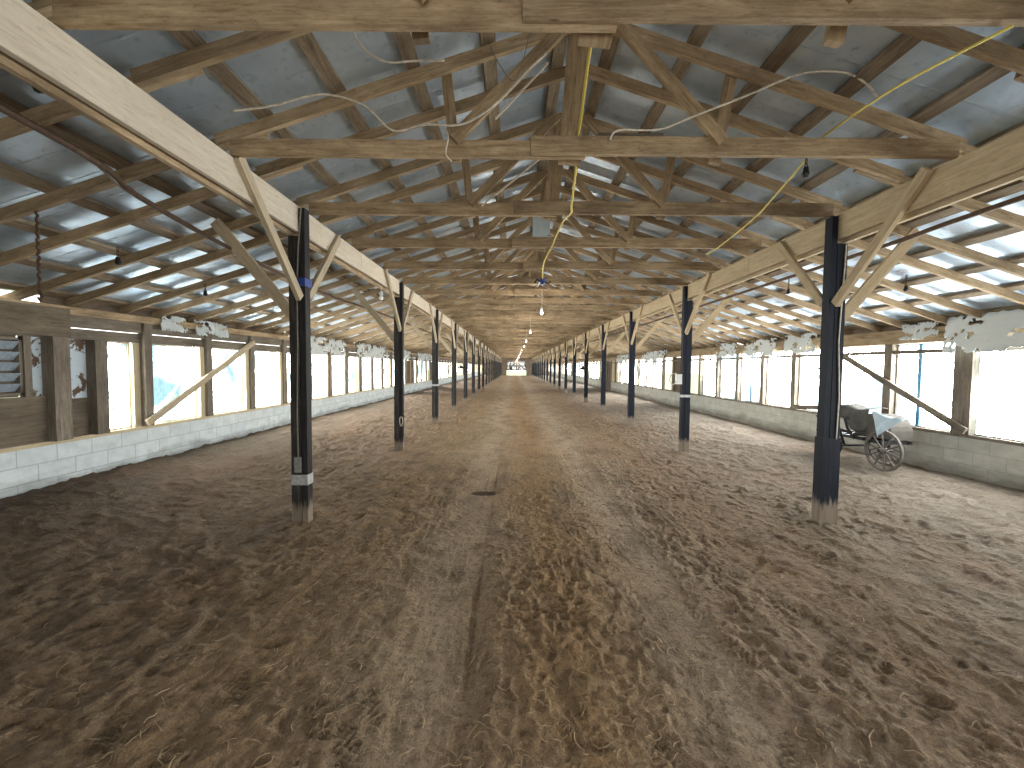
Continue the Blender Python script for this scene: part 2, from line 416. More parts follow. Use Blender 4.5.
def make_floor():
    t = np.linspace(-1, 1, 860); t = .45 * t + .55 * t ** 3
    xs = XC + t * (HALF + .05)
    ys = [YB]
    while ys[-1] < 1.0: ys.append(ys[-1] + .1)
    while ys[-1] < YE + .2: ys.append(ys[-1] * 1.0045)
    ys = np.array(ys)
    X, Y = np.meshgrid(xs, ys)
    aisle = np.maximum(sm(-.8, -2.4, X), sm(1.7, 3.0, X))
    h = ground_base(X, Y)
    h += .05 * fbm(X * .5, Y * .4, 3, 1)
    wx = X + .12 * fbm(X * 2.2, Y * 2.2, 2, 40); wy = Y + .12 * fbm(X * 2.2 + 9, Y * 2.2, 2, 41)
    lump = fbm(wx * 3.0, wy * 2.4, 4, 3, .5)
    ridge = lambda k, sd, kx=1.0: np.clip(1 - np.abs(fbm(wx * k * kx, wy * k, 2, sd)) * 7, 0, 1)
    zone = vnoise(X * .8, Y * .6, 77)
    h += aisle * (.055 * lump + .022 * ridge(2.6, 6) + .016 * ridge(5.5, 7) * (.4 + zone))
    h += (1 - aisle) * (.022 * lump + .012 * ridge(5.0, 8) * (.3 + zone))
    h += .013 * ridge(10, 14) * (.3 + zone) + .018 * fbm(wx * 15, wy * 13, 3, 12)
    # lengthwise scrapes in the nave
    h += (1 - aisle * .6) * .013 * fbm(X * 8 + .5 * np.sin(Y * .35), Y * .45, 3, 21)
    # wheel tracks: smooth, a little sunk, with a few ragged tyre grooves
    for c, w, a in ((-.42, .26, .4), (1.14, .23, .3)):
        cx = c + .10 * np.sin(Y * .21) * sm(6, 20, Y) + .05 * fbm(Y * .7, Y * 0 + c, 2, 50)
        m = np.exp(-((X - cx) / w) ** 4)
        h = h * (1 - m * .72) - .016 * m
        gr = fbm((X - cx) * 26, Y * .35, 2, 60)
        h += m * .010 * gr * vnoise(X * 0 + c, Y * .9, 61)
        if a > .35:
            k2 = np.clip(.35 + 2.2 * fbm(X * 0 + 3, Y * .8, 3, 62), .1, 1.2)
            h += -.030 * k2 * np.exp(-((X - cx - .17 - .02 * fbm(Y * 3, Y * 0, 3, 63)) / (.020 + .012 * k2)) ** 2) * sm(16, 6, Y)
    # shallow dark pit across the left track
    h -= .03 * np.exp(-(((X + .38) / .22) ** 4 + ((Y - 5.35) / .10) ** 2))
    # hoof prints and boot prints
    k = 0
    for i in range(1300):
        if i < 800: px, py = rng.uniform(WL, WR), 1.3 + rng.random() ** 1.5 * 12
        else: px, py = rng.uniform(WL, WR), rng.uniform(5, 28)
        if (abs(px + .42) < .3 or abs(px - 1.14) < .28) and rng.random() < .8: continue
        a = rng.uniform(0, math.pi); la, lb = rng.uniform(.05, .12), rng.uniform(.03, .055); dep = rng.uniform(.004, .018)
        if abs(px - .4) < 1.6: dep *= .5
        j0, j1 = np.searchsorted(ys, py - .3), np.searchsorted(ys, py + .3); i0, i1 = np.searchsorted(xs, px - .3), np.searchsorted(xs, px + .3)
        if j1 <= j0: continue
        dx = X[j0:j1, i0:i1] - px; dy = Y[j0:j1, i0:i1] - py
        u = dx * math.cos(a) + dy * math.sin(a); v = -dx * math.sin(a) + dy * math.cos(a)
        d = np.sqrt((u / la) ** 2 + (v / lb) ** 2)
        h[j0:j1, i0:i1] += -dep * np.exp(-d ** 4) * (.6 + .8 * vnoise(X[j0:j1, i0:i1] * 24, Y[j0:j1, i0:i1] * 24, i)) + dep * .6 * np.exp(-((d - 1.3) / .25) ** 2) * vnoise(X[j0:j1, i0:i1] * 12, Y[j0:j1, i0:i1] * 12, i + 5)
    # boot and tyre tread prints
    for i in range(70):
        px, py = (rng.uniform(-2.5, 3.2), rng.uniform(1.6, 5.5)); a = rng.uniform(-.6, .6) + (math.pi if rng.random() < .5 else 0); dep = rng.uniform(.002, .005)
        j0, j1 = np.searchsorted(ys, py - .25), np.searchsorted(ys, py + .25); i0, i1 = np.searchsorted(xs, px - .25), np.searchsorted(xs, px + .25)
        dx = X[j0:j1, i0:i1] - px; dy = Y[j0:j1, i0:i1] - py
        u = dx * math.cos(a) + dy * math.sin(a); v = -dx * math.sin(a) + dy * math.cos(a)
        m = np.exp(-(v / .14) ** 6 - (u / (.048 + .012 * np.cos(v * 20))) ** 6)
        h[j0:j1, i0:i1] += m * (-.006 + dep * np.sign(np.sin(v * 2 * math.pi / .042)) * np.sign(np.sin(u * 2 * math.pi / .045)))
    # the ground heaps up a little at the post feet
    ny, nx = X.shape
    co = np.stack([X, Y, h], -1).reshape(-1, 3).astype(np.float32)
    idx = np.arange(ny * nx).reshape(ny, nx)
    q = np.stack([idx[:-1, :-1], idx[:-1, 1:], idx[1:, 1:], idx[1:, :-1]], -1).reshape(-1, 4).astype(np.int32)
    me = bpy.data.meshes.new('floor')
    me.vertices.add(len(co)); me.vertices.foreach_set('co', co.ravel())
    me.loops.add(q.size); me.loops.foreach_set('vertex_index', q.ravel())
    me.polygons.add(len(q)); me.polygons.foreach_set('loop_start', np.arange(0, q.size, 4, dtype=np.int32))
    me.polygons.foreach_set('use_smooth', np.ones(len(q), dtype=bool))
    me.materials.append(M['floor'])
    me.update(calc_edges=True)
    o = struct(link('floor', me), 'trampled brown dirt floor with two pale wheel tracks')
    def hgt(x, y):
        i = min(max(np.searchsorted(xs, x), 1), nx - 1); j = min(max(np.searchsorted(ys, y), 1), ny - 1)
        return float(h[j, i])
    return hgt
GH = make_floor()

g = MB(); g.box((-60, YE + .25, -.15), (60, YE + 90, -.05), 0); g.box((WL - 60, YB - 30, -.15), (WL - .22, YE + .3, -.05), 1); g.box((WR + .22, YB - 30, -.15), (WR + 60, YE + .3, -.05), 1)
struct(g.build('ground_outside', M['glow']), 'ground outside the barn seen through the far door')

# ------------------------------------------------------------------ long walls
BT, SILL = .70, .745
GAPR = (27.9, 30.6)
def block_wall(name, x, out, mat, spans, label):
    m = MB()
    for y0, y1 in spans:
        a, b = (x - .2, x) if out < 0 else (x, x + .2)
        f = x
        def q(pts, uv): m.quad(pts, uv)
        face = [(f, y0, -.15), (f, y1, -.15), (f, y1, BT), (f, y0, BT)]
        uv = [(y0, -.15 - BT), (y1, -.15 - BT), (y1, 0), (y0, 0)]
        if out > 0: face, uv = face[::-1], uv[::-1]
        q(face, uv)
        o = b if out > 0 else a
        q([(o, y0, -.15), (o, y1, -.15), (o, y1, BT), (o, y0, BT)], [(y0, -.85), (y1, -.85), (y1, 0), (y0, 0)])
        q([(a, y0, BT), (b, y0, BT), (b, y1, BT), (a, y1, BT)], [(y0, .01), (y0, .19), (y1, .19), (y1, .01)])
        for yy in (y0, y1): q([(a, yy, -.15), (b, yy, -.15), (b, yy, BT), (a, yy, BT)], [(0.01, -.85), (.2, -.85), (.2, 0), (.01, 0)])
    return struct(m.build(name, mat, weld=False), label)
block_wall('wall_left', WL, -1, M['blockL'], [(YB, YE)], 'low whitewashed block wall under the left windows')
block_wall('wall_right', WR, 1, M['blockR'], [(YB, GAPR[0]), (GAPR[1], YE)], 'low bare grey block wall under the right windows')

tn = [0]
def trim(mat, label, *boxes):
    tn[0] += 1
    m = MB()
    for lo, hi in boxes: m.box(lo, hi, 1)
    return struct(m.build('trim_%d' % tn[0], mat), label)
for s, W in ((-1, WL), (1, WR)):
    side = 'left' if s < 0 else 'right'
    def bx(d0, d1, y0, y1, z0, z1):      # d = distance outwards from the inner wall face
        a, b = sorted((W + s * d0, W + s * d1)); return ((a, y0, z0), (b, y1, z1))
    segs = [(YB, YE)] if s < 0 else [(YB, GAPR[0]), (GAPR[1], YE)]
    trim(M['stud'] if s < 0 else M['grey'], 'wooden sill plate along the top of the %s block wall' % side, *[bx(-.02, .16, a, b, BT, SILL) for a, b in segs])
    if s < 0:
        trim(M['grey'], 'header board above the left windows', bx(.0, .05, YB, YE, 2.0, 2.138))
        trim(M['grey'], 'upper board above the bright slit of the left wall', bx(-.03, .04, YB, YE, 2.15, 2.30))
    else:
        trim(M['grey'], 'thin rail across the top of the right windows', bx(-.02, .03, YB, YE, 1.985, 2.045))
        trim(M['rafter'], 'header board above the right windows', bx(-.05, .05, YB, YE, 2.16, 2.30))
    trim(M['old'] if s < 0 else M['rafter'], 'top plate under the rafter feet of the %s wall' % side, bx(-.06, .12, YB, YE, 2.30, 2.40))
    # blocking between the rafter feet; left open where the photo shows daylight
    holes = [(4.40, 4.83), (9.9, 10.4), (14.2, 14.8)] if s < 0 else [(5.0, 5.5), (12.0, 12.4), (19, 19.6)]
    ys = [YB] + [v for hh in holes for v in hh] + [YE]
    trim(M['dark'], 'dark blocking boards between the rafter feet on the %s wall' % side, *[bx(.05, .09, ys[i], ys[i + 1], 2.40, 2.58) for i in range(0, len(ys), 2)])

# studs and windows -------------------------------------------------
wn = [0]
stud_n = {'left': 0, 'right': 0}
def stud(side, x0, x1, y0, y1, z1, mat, label):
    m = MB(); m.box((x0, 0, 0), (x1, y1 - y0, z1 - SILL), 2)
    o = m.build('wall_stud', mat); o.location = (0, y0, SILL)
    return tag(o, label, 'stud', ('far ' + label.split(' stud')[0] + ' ' if 'far end' in label else '') + 'studs between the %s windows' % side)
def window(side, y0, y1, z0, z1, film):
    wn[0] += 1
    W = WL if side == 'left' else WR; s = -1 if side == 'left' else 1
    w = MB(); fr = .018
    xa, xb = sorted((W + s * .055, W + s * .085))
    w.box((xa, y0, z0), (xb, y0 + fr, z1), 2); w.box((xa, y1 - fr, z0), (xb, y1, z1), 2)
    w.box((xa, y0, z0), (xb, y1, z0 + fr), 1); w.box((xa, y0, z1 - fr), (xb, y1, z1), 1)
    o = w.build('window_%d' % wn[0], M['stud'] if side == 'left' else M['grey']); struct(o, 'plastic covered window on the %s wall' % side)
    p = MB(); xx = W + s * .10
    nY, nZ = 6, 8
    def P(i, j):
        y = y0 + (y1 - y0) * i / nY; z = z0 + (z1 - z0) * j / nZ
        return (xx + (.012 * math.sin(7 * y + 3 * z) if 0 < i < nY and 0 < j < nZ else 0), y, z)
    for i in range(nY):
        for j in range(nZ): p.quad([P(i, j), P(i + 1, j), P(i + 1, j + 1), P(i, j + 1)])
    p.build('pane', film, o, smooth=True)
    return o

NEAR = 30
boardL = [(21.2, 22.7), (26.6, 28.2), (44, 46)]
boardR = [(15.7, 17.3), (26.3, 30.8), (44, 47)]
def blocked(a, b, spans): return any(a < q and b > p for p, q in spans)
k = 0; y = 5.90
while y < YE - 1.3:
    lab = ORD[k] if k < len(ORD) else 'far'
    far = k >= 30
    stud('left', WL - .02, WL + .03 if k else WL + .0, y, y + .10, 2.0, M['stud'], 'pale new stud at far end of the left windows' if far else 'pale new stud, %s from the camera between left windows' % lab)
    stud('left', WL - .03, WL + .075, y + .11, y + .235, 2.30, M['grey'], 'grey older stud at far end of the left windows' if far else 'grey older stud, %s from the camera between left windows' % lab)
    if not blocked(y + .24, y + 1.22, boardL): window('left', y + .24, y + 1.219, SILL, 2.0, M['filmL'])
    y += 1.219; k += 1
window('left', 5.43, 5.90, SILL, 2.0, M['filmG'])
k = 0; y = 6.06 - 1.219 * 4
while y < YE - 1.3:
    vis = k - 4
    far = vis >= 30
    if vis >= 0:
        w0 = .125 if vis == 0 else .075
        stud('right', WR - .03, WR + .08, y - w0, y + w0, 2.30, M['grey'], 'grey stud at far end of the right windows' if far else 'grey stud, %s from the camera between right windows' % ORD[vis])
    else:
        stud('right', WR - .03, WR + .08, y - .08, y + .08, 2.30, M['grey'], 'grey stud of the right wall, %s before the frame' % ORD[-vis - 1])
    if not blocked(y + .08, y + 1.14, boardR):
        o = window('right', y + .085, y + 1.219 - .085, SILL, 2.155, M['filmR'])
        if vis in (0, 4, 6): 
            b = MB(); yy = y + (.70 if vis == 0 else .6); b.box((WR + .062, yy, SILL + .02), (WR + .082, yy + .06, 2.15), 2); b.build('batten', M['bluebatten'], o)  # strip inside the film, in place of a pole blurred outside it
    y += 1.219; k += 1

# boarded bays ---------------------------------------------------------
def board_panel(side, y0, y1, z0, z1, mat, label, name='wall_board', d=.03, th=.025, planks=0):
    W = WL if side == 'left' else WR; s = -1 if side == 'left' else 1
    m = MB()
    if planks:
        w = (y1 - y0) / planks
        for i in range(planks): m.box((min(W + s * d, W + s * (d + th)), i * w + .004, 0), (max(W + s * d, W + s * (d + th)), (i + 1) * w - .004, z1 - z0 - random.uniform(0, .03)), 2)
    else:
        m.box((min(W + s * d, W + s * (d + th)), 0, 0), (max(W + s * d, W + s * (d + th)), y1 - y0, z1 - z0), 1)
    o = m.build(name, mat); o.location = (0, y0, z0)
    return tag(o, label, 'board')
for i, (a, b) in enumerate(boardL): board_panel('left', a + .0, b, SILL, 2.0, M['dark'], ['dark boards closing the nearer gap in the left window row', 'dark boards closing the middle gap in the left window row', 'dark boards closing the far gap in the left window row'][i], planks=6)
board_panel('right', 15.7, 17.3, SILL, 2.16, M['dark'], 'dark boards closing the nearer gap in the right window row', planks=7)
board_panel('right', 26.3, 27.9, SILL, 2.16, M['stud'], 'pale plywood sheet in the right window row')
board_panel('right', 27.9, 30.8, .05, 2.16, M['dark'], 'dark plank door down to the floor in the right wall', name='plank_door', planks=12)
board_panel('right', 44, 47, SILL, 2.16, M['dark'], 'dark boards closing the far gap in the right window row', planks=12)

# left foreground bay: plywood, louvre, flaking board
def stud2(y0, y1, z0, z1, d0, d1, mat, label):
    m = MB(); m.box((WL - d0, 0, 0), (WL + d1, y1 - y0, z1 - z0), 2); o = m.build('wall_stud', mat); o.location = (0, y0, z0); return tag(o, label, 'stud')
stud2(4.77, 4.95, SILL, 2.06, .06, .12, M['grey'], 'thick grey post beside the flaking board on the left wall')
stud2(5.27, 5.43, SILL, 2.0, .04, .10, M['grey'], 'grey stud between flaking board and first meshed window')
stud2(4.555, 4.625, 1.30, 2.0, .04, .03, M['grey'], 'thin grey jamb beside the louvre vent')
board_panel('left', 2.0, 4.95, 2.01, 2.36, M['ply'], 'weathered plywood strip above the louvre vent', d=-.14, th=.02)
board_panel('left', 4.95, 5.27, 1.24, 2.0, M['flaky'], 'board with flaking white paint between the two grey posts', d=.03)
board_panel('left', 4.95, 5.27, SILL, 1.24, M['ply'], 'low plywood piece under the flaking board', d=.02)
board_panel('left', 4.625, 4.77, 1.28, 2.0, M['flaky'], 'narrow strip of flaking paint beside the louvre vent', d=.03)
board_panel('left', 1.2, 4.77, SILL, 1.30, M['ply'], 'wide plywood sheet below the louvre vent', d=-.005)
board_panel('left', YB, 3.9, 1.30, 2.01, M['ply'], 'plywood sheet at the near end of the left wall', d=.02)
board_panel('left', 3.9, 4.56, 1.30, 2.01, M['ply'], 'board backing behind the louvre vent', d=.06)  # backing added to keep sky light out of the louvre gaps
lv = thing('louvre_vent', 'pale blue louvre vent in the left wall', 'vent', (WL - .02, 3.9, 1.32))
m = MB(); m.box((-.03, 0, 0), (.03, .655, .03)); m.box((-.03, 0, .63), (.03, .655, .66)); m.box((-.03, 0, 0), (.03, .03, .66), 2); m.box((-.03, .625, 0), (.03, .655, .66), 2); m.build('frame', M['grey'], lv)
for i in range(5):
    m = MB(); z = .09 + i * .12; m.beam((.0, .03, z), (.0, .625, z), .115, .008, (-.75, 0, .66)); m.build('slat', M['louvre'], lv)

# diagonal wall braces
def wallbrace(p0, p1, mat, label):
    m = MB(); m.beam((0, 0, 0), Vector(p1) - Vector(p0), .045, .095, (1, 0, 0)) if False else m.beam((0, 0, 0), Vector(p1) - Vector(p0), .10, .04, (1, 0, 0))
    o = m.build('diagonal_brace', mat); o.location = p0; return tag(o, label, 'brace')
wallbrace((WL + .11, 5.98, .80), (WL + .11, 8.50, 2.17), M['brace'], 'pale diagonal brace across the left windows')
wallbrace((WR - .06, 5.95, .80), (WR - .06, 8.30, 2.02), M['grey'], 'grey diagonal brace across the near right windows')
wallbrace((WR - .05, 8.30, .90), (WR - .05, 9.6, .80), M['grey'], 'short thin stick leaning along the right sill behind the post')

# ------------------------------------------------------------------ roof shell
def roof(name, sgn):
    m = MB(); th = .006
    zr = zb(XC) + RD * 1.05 + .045; X1 = HALF + .14
    n = 12; ny = 40
    for j in range(ny):
        y0 = YB - .2 + (YE + .4 - YB) * j / ny; y1 = YB - .2 + (YE + .4 - YB) * (j + 1) / ny
        for i in range(n):
            a = X1 * i / n; b = X1 * (i + 1) / n
            pa = (XC + sgn * a, zr - SL * a); pb = (XC + sgn * b, zr - SL * b)
            m.quad([(pa[0], y0, pa[1]), (pb[0], y0, pb[1]), (pb[0], y1, pb[1]), (pa[0], y1, pa[1])])
            m.quad([(pa[0], y0, pa[1] + th), (pa[0], y1, pa[1] + th), (pb[0], y1, pb[1] + th), (pb[0], y0, pb[1] + th)])
    return m
struct(roof('ceiling', -1).build('ceiling', M['roof'], weld=True), 'galvanized roof sheets of the left slope')
struct(roof('ceiling', 1).build('ceiling', M['roof'], weld=True), 'galvanized roof sheets of the right slope')

# purlins: flat boards running the length of the barn on top of the rafters
i = 0
for sgn, side in ((-1, 'left'), (1, 'right')):
    for i in range(11):
        a = .22 + .595 * i
        m = MB(); X = XC + sgn * a; zt = zb(XC) + RD * 1.05 - SL * a
        up = Vector((sgn * SL, 0, 1)).normalized()
        m.beam((0, YB, .021), (0, YE, .021), .115, .038, up)
        o = m.build('roof_purlin', M['purlin']); o.location = (X, 0, zt)
        pos = 'long purlin on the %s roof slope, %s down from the ridge' % (side, ORD[i])
        tag(o, pos, 'purlin', 'purlins under the roof sheets')

# ------------------------------------------------------------------ girders
for sgn, side, mat in ((-1, 'left', 'pale'), (1, 'right', 'yellow')):
    t = thing('girder_beam', 'long %s double plank girder over the %s row of posts' % ('pale' if sgn < 0 else 'yellowish', side), 'beam', (XC + sgn * 2.83, 0, 3.05))
    y = YB; j = 0
    while y < YE:
        y1 = min(y + 4.877 * (1 if j else .83), YE)
        m = MB(); x = sgn * .02; dz = random.uniform(-.006, .006)
        m.beam((x, y + .003, .160 + dz), (x, y1 - .003, .160 + dz), .04, .262)
        m.build('face_plank', M[mat], t)
        y = y1; j += 1
    m = MB(); m.beam((sgn * .095, YB, .135), (sgn * .095, YE, .135), .042, .285); m.build('rear_plank', M['old'] if sgn < 0 else M[mat], t)

# ------------------------------------------------------------------ posts
def make_post(side, label, group, loc, bodymat, boardmat):
    s = -1 if side == 'left' else 1
    t = thing('support_post', label, 'post', loc, group)          # origin: inner face of the girder, at ground level
    m = MB(); m.beam((s * .058, .0, -.12), (s * .058, 0, 3.035), .10, .105, (1, 0, 0)); m.build('pole', bodymat, t)
    m = MB(); m.beam((-s * .032, .0, -.12), (-s * .032, 0, 3.32), .10, .06, (1, 0, 0)); m.build('side_board', boardmat, t)
    bm_ = M['brace'] if s < 0 else M['yellow']
    xa = -s * .024
    m = MB(); m.beam((xa, -.98, 3.36), (xa, -.085, 2.39), .09, .044, (1, 0, 0)); m.build('knee_brace', bm_, t)
    m = MB(); m.beam((xa, .86, 3.30), (xa, .085, 2.42), .085, .042, (1, 0, 0)); m.build('knee_brace', bm_, t)
    m = MB(); x1 = .92; m.beam((s * .14, .03, 2.24), (s * x1, .03, zb(XC + s * (2.83 + x1)) - .05), .04, .10, (0, 1, 0)) if False else m.beam((s * .112, .07, 2.20), (s * .95, .07, zb(XC + s * 3.78) + .02), .115, .04, (0, 1, 0)); m.build('strut', bm_, t)
    return t
def post_extras(t, kind, s):
    xf = -s * .032
    if kind == 'tape' or kind == 'first':
        z = .42 if kind == 'first' else 1.12
        m = MB(); m.box((min(-s * .066, s * .112), -.058, z), (max(-s * .066, s * .112), .058, z + (.11 if kind == 'first' else .05)), 2); m.build('tape_band', M['tape'], t)['label'] = 'silver tape band'
    if kind == 'first':
        m = MB(); m.box((-s * .092, -.08, 2.52) if s > 0 else (-.01, -.07, 2.52), (.07, .07, 2.60), 2); m.build('strap', M['blue'], t)['label'] = 'blue strap'
        m = MB(); m.box((-.065, -.08, .56), (.0, -.051, .72), 2); b = m.build('switch_box', M['greybox'], t)
        m = MB(); m.tube([(-.03, -.058, .72), (-.035, -.06, 1.2), (-.02, -.058, 1.9), (-.02, -.06, 2.5), (.0, -.063, 2.9), (.02, -.06, 3.15), (.03, -.055, 3.32)], .007); m.build('cable', M['thinwire'], t)
    if kind == 'hook':
        m = MB(); pts = [(xf + s * .03 * math.cos(a), -.06, .62 + .07 * math.sin(a) * (1.6 if math.sin(a) < 0 else 1)) for a in [i * math.pi / 8 for i in range(17)]]
        m.tube(pts, .008, cap=False); m.build('hanging_loop', M['wire'], t)
    if kind == 'wire':
        m = MB(); m.tube([(s * .09, -.055, 3.02), (s * .07, -.06, 2.6), (s * .05, -.058, 2.0), (s * .08, -.059, 1.4), (s * .07, -.058, .95)], .007); m.build('cable', M['wire'], t)
        m = MB(); m.box((-.07, -.062, -.12), (.118, .062, .96), 2); m.build('sleeve', M['postR'], t)['label'] = 'navy boxed sleeve around the foot'
YPL = [4.25 + 3.66 * i for i in range(20)]; YPR = [4.36 + 3.66 * i for i in range(20)]
for side, ysl, bx_ in (('left', YPL, BXL), ('right', YPR, BXR)):
    s = -1 if side == 'left' else 1
    mats = [(M['postG'], M['postL']), (M['postR'], M['postR'])][side == 'right']
    base = None
    for i, yy in enumerate(ysl):
        z = GH(bx_, yy)
        look = 'black tarred post' if s < 0 else 'navy black post'
        extra = {('left', 0): ' with blue strap and switch box', ('left', 1): ' with a hanging wire loop', ('left', 2): ' with a silver tape band', ('right', 0): ' with a white cable down its side', ('right', 1): ' carrying a white box'}.get((side, i), '')
        lab = '%s%s, %s in the %s row' % (look, extra, ORD[i], side)
        grp = 'posts of the %s row' % side
        if base is None or i < 3:
            t = make_post(side, lab, grp, (bx_, yy, 0), *mats)
            if (side, i) == ('left', 0): post_extras(t, 'first', s)
            if (side, i) == ('left', 1): post_extras(t, 'hook', s)
            if (side, i) == ('left', 2): post_extras(t, 'tape', s)
            if (side, i) == ('right', 0): post_extras(t, 'wire', s)
            if (side, i) == ('left', 3): pass
            if (side, i) == ('right', 1): post_extras(t, 'tape', s)
            if i == 2: base = t if side == 'right' else make_post(side, 'x', grp, (bx_, ysl[3], 0), *mats)
        else:
            if side == 'left' and i == 3: base['label'] = lab
            else: dup(base, (bx_, yy, 0), lab, grp)
# white switch box with curled wire, fixed to the second right post
t = thing('junction_box', 'white junction box with curled wire on the second right post', 'box', (BXR - .062, 8.02, 1.38))
m = MB(); m.box((-.11, -.05, 0), (.0, .03, .20), 2); m.build('box_body', M['white'], t)
m = MB(); m.tube([(-.11, -.06, .05), (-.2, -.06, -.02), (-.26, -.06, .08), (-.22, -.06, .2), (-.12, -.06, .22)], .012); m.build('cable', M['wire'], t)

# ------------------------------------------------------------------ trusses and rafters
def rafter_seg(m, sgn, a, b, w=.042, y=0, extra=0):
    """rafter of one slope between distances a and b from the ridge line, relative to (XC, y, 0)"""
    up = Vector((sgn * SL, 0, 1)).normalized()
    p = lambda q: Vector((sgn * q, y, zb(XC) - SL * q + RD * .525 + extra))
    m.beam(p(a), p(b), w, RD, up)
def make_truss(label, loc, group, v=0):
    t = thing('roof_truss', label, 'truss', loc, group)        # origin on the ridge line
    zc = ZCH + .065
    m = MB(); m.beam((-2.85, .045, zc - .0), (-.1 + .1 * v, .045, zc), .042, .128); m.build('bottom_chord', M['old'], t)
    m = MB(); m.beam((-.56 + .15 * v, 0, zc + .01), (2.85, 0, zc + .008), .042, .135); m.build('bottom_chord', M['old'], t)
    for sgn in (-1, 1):
        m = MB(); rafter_seg(m, sgn, .036, 3.0, y=.09); m.build('rafter', M['rafter'], t)
    xk = -.19 + .06 * v
    m = MB(); m.beam((xk, .135, ZCH + .0), (-.08, .135, zb(XC) + .06), .17, .04, (0, 1, 0)); m.build('king_post', M['old'], t)
    for sgn in (-1, 1):
        m = MB(); m.beam((sgn * 1.04 - .03, -.028, ZCH + .10), (sgn * .14, -.028, zb(XC) - .02), .09, .04, (0, 1, 0)); m.build('diagonal_web', M['old'], t)
        xt = sgn * 1.16
        m = MB(); m.beam((sgn * 1.06 - .02, .02 + .13, ZCH + .02), (xt, .02 + .13, zb(XC + xt) + .07), .085, .04, (0, 1, 0)); m.build('vertical_web', M['old'], t)
    return t
protos = [make_truss('first roof truss overhead, its chord crossing the top of the picture', (XC, T0, 0), 'roof trusses', 0),
          make_truss('second roof truss from the camera, with white cable around its chord', (XC, T0 + TS, 0), 'roof trusses', .6),
          make_truss('third roof truss from the camera', (XC, T0 + 2 * TS, 0), 'roof trusses', -.3)]
nT = int((YE - T0) / TS) + 1
for k in range(3, nT):
    lab = '%s roof truss from the camera' % ORD[k] if k < 36 else 'brown wooden roof truss in the far half of the barn'
    dup(protos[k % 3] if k > 3 else protos[2], (XC + random.uniform(-.04, .04), T0 + k * TS + random.uniform(-.03, .03), random.uniform(-.008, .008)), lab, 'roof trusses' if k < 36 else 'far roof trusses')
dup(protos[2], (XC, T0 - TS, 0), 'roof truss above and behind the camera', 'roof trusses behind the camera')

# rafters between the trusses over the nave, and the rafters of both aisles (every 0.61 m)
def single_rafter(name, sgn, a, b, label, group):
    m = MB(); rafter_seg(m, sgn, a, b); o = m.build(name, M['rafter']); return tag(o, label, 'rafter', group)
for sgn, side in ((-1, 'left'), (1, 'right')):
    pn = single_rafter('nave_rafter', sgn, 0.036, 3.0, '', 'rafters between trusses'); pa = single_rafter('aisle_rafter', sgn, 2.62, HALF + .35, '', 'aisle rafters')
    pn2 = MB(); rafter_seg(pn2, sgn, 0.0, 3.0); pn2 = pn2.mesh('nave_rafter', M['rafter'])
    n = 0; used = False
    for k in range(-1, nT):
        yy = T0 + (k + .5) * TS
        lab = 'rafter of the %s nave slope, between the %s and %s trusses' % (side, ORD[k], ORD[k + 1]) if 0 <= k < 36 else ('rafter of the %s nave slope, nearest the camera' % side if k < 0 else 'rafter between trusses on the far %s nave slope' % side)
        o = pn if not used else pn.copy()
        if used: COL.objects.link(o)
        used = True; o.location = (XC, yy, 0); o['label'] = lab; o['group'] = 'rafters between trusses' if k < 36 else 'far nave rafters on the %s' % side
    used = False; far = MB()
    for j in range(-4, int((YE - T0) / TS * 2)):
        yy = T0 + j * TS / 2 + (.135 if j % 2 == 0 else .045)
        if j > 96:
            rafter_seg(far, sgn, 2.62, HALF + .35, y=yy); continue
        q = j - 3
        lab = '%s rafter from the camera over the %s aisle' % (ORD[q], side) if 0 <= q < 38 else ('rafter over the near end of the %s aisle, %s before the frame' % (side, ORD[-q - 1]) if q < 0 else 'rafter far down the %s aisle' % side)
        o = pa if not used else pa.copy()
        if used: COL.objects.link(o)
        used = True; o.location = (XC, yy, random.uniform(-.004, .004)); o['label'] = lab
        o['group'] = ('near ' if q < 0 else 'far ' if q >= 38 else '') + 'aisle rafters on the ' + side
    o = far.build('distant_rafters', M['rafter']); o.location = (XC, 0, 0); tag(o, 'farthest rafters over the %s aisle' % side, 'rafters', kind='stuff')

# ridge plate nailed to the third king post
m = MB(); m.box((-.12, -.006, 0), (.12, .006, .42), 2); o = m.build('metal_plate', M['plate']); o.location = (XC - .225, T0 + 3 * TS - .06, 3.49); tag(o, 'pale spotted metal plate hanging behind the third truss', 'plate')

# ------------------------------------------------------------------ cords and cables
def smooth_pts(pts, n=5):
    P = [Vector(p) for p in pts]; out = []
    for i in range(len(P) - 1):
        p0, p1, p2, p3 = P[max(i - 1, 0)], P[i], P[i + 1], P[min(i + 2, len(P) - 1)]
        for k in range(n):
            t = k / n
            out.append(.5 * ((2 * p1) + (-p0 + p2) * t + (2 * p0 - 5 * p1 + 4 * p2 - p3) * t * t + (-p0 + 3 * p1 - 3 * p2 + p3) * t ** 3))
    out.append(P[-1]); return out
def cord(name, pts, r, mat, label, cat='cord'):
    m = MB(); m.tube(smooth_pts(pts), r, 6); return tag(m.build(name, M[mat], smooth=True), label, cat)
cord('power_cable', [(.44, 2.09, 3.50), (.49, 2.45, 3.86), (.49, 2.8, 3.80), (.50, 3.15, 3.62), (.50, 3.36, 3.53), (.53, 3.6, 3.42), (.58, 4.2, 3.36), (.60, 4.36, 3.35), (.57, 4.8, 3.42), (.54, 5.2, 3.40), (.52, 5.6, 3.38), (.45, 6.3, 3.30), (.50, 7.2, 3.26)], .011, 'yellow_cord', 'thick yellow cord hanging along the ridge through the trusses')
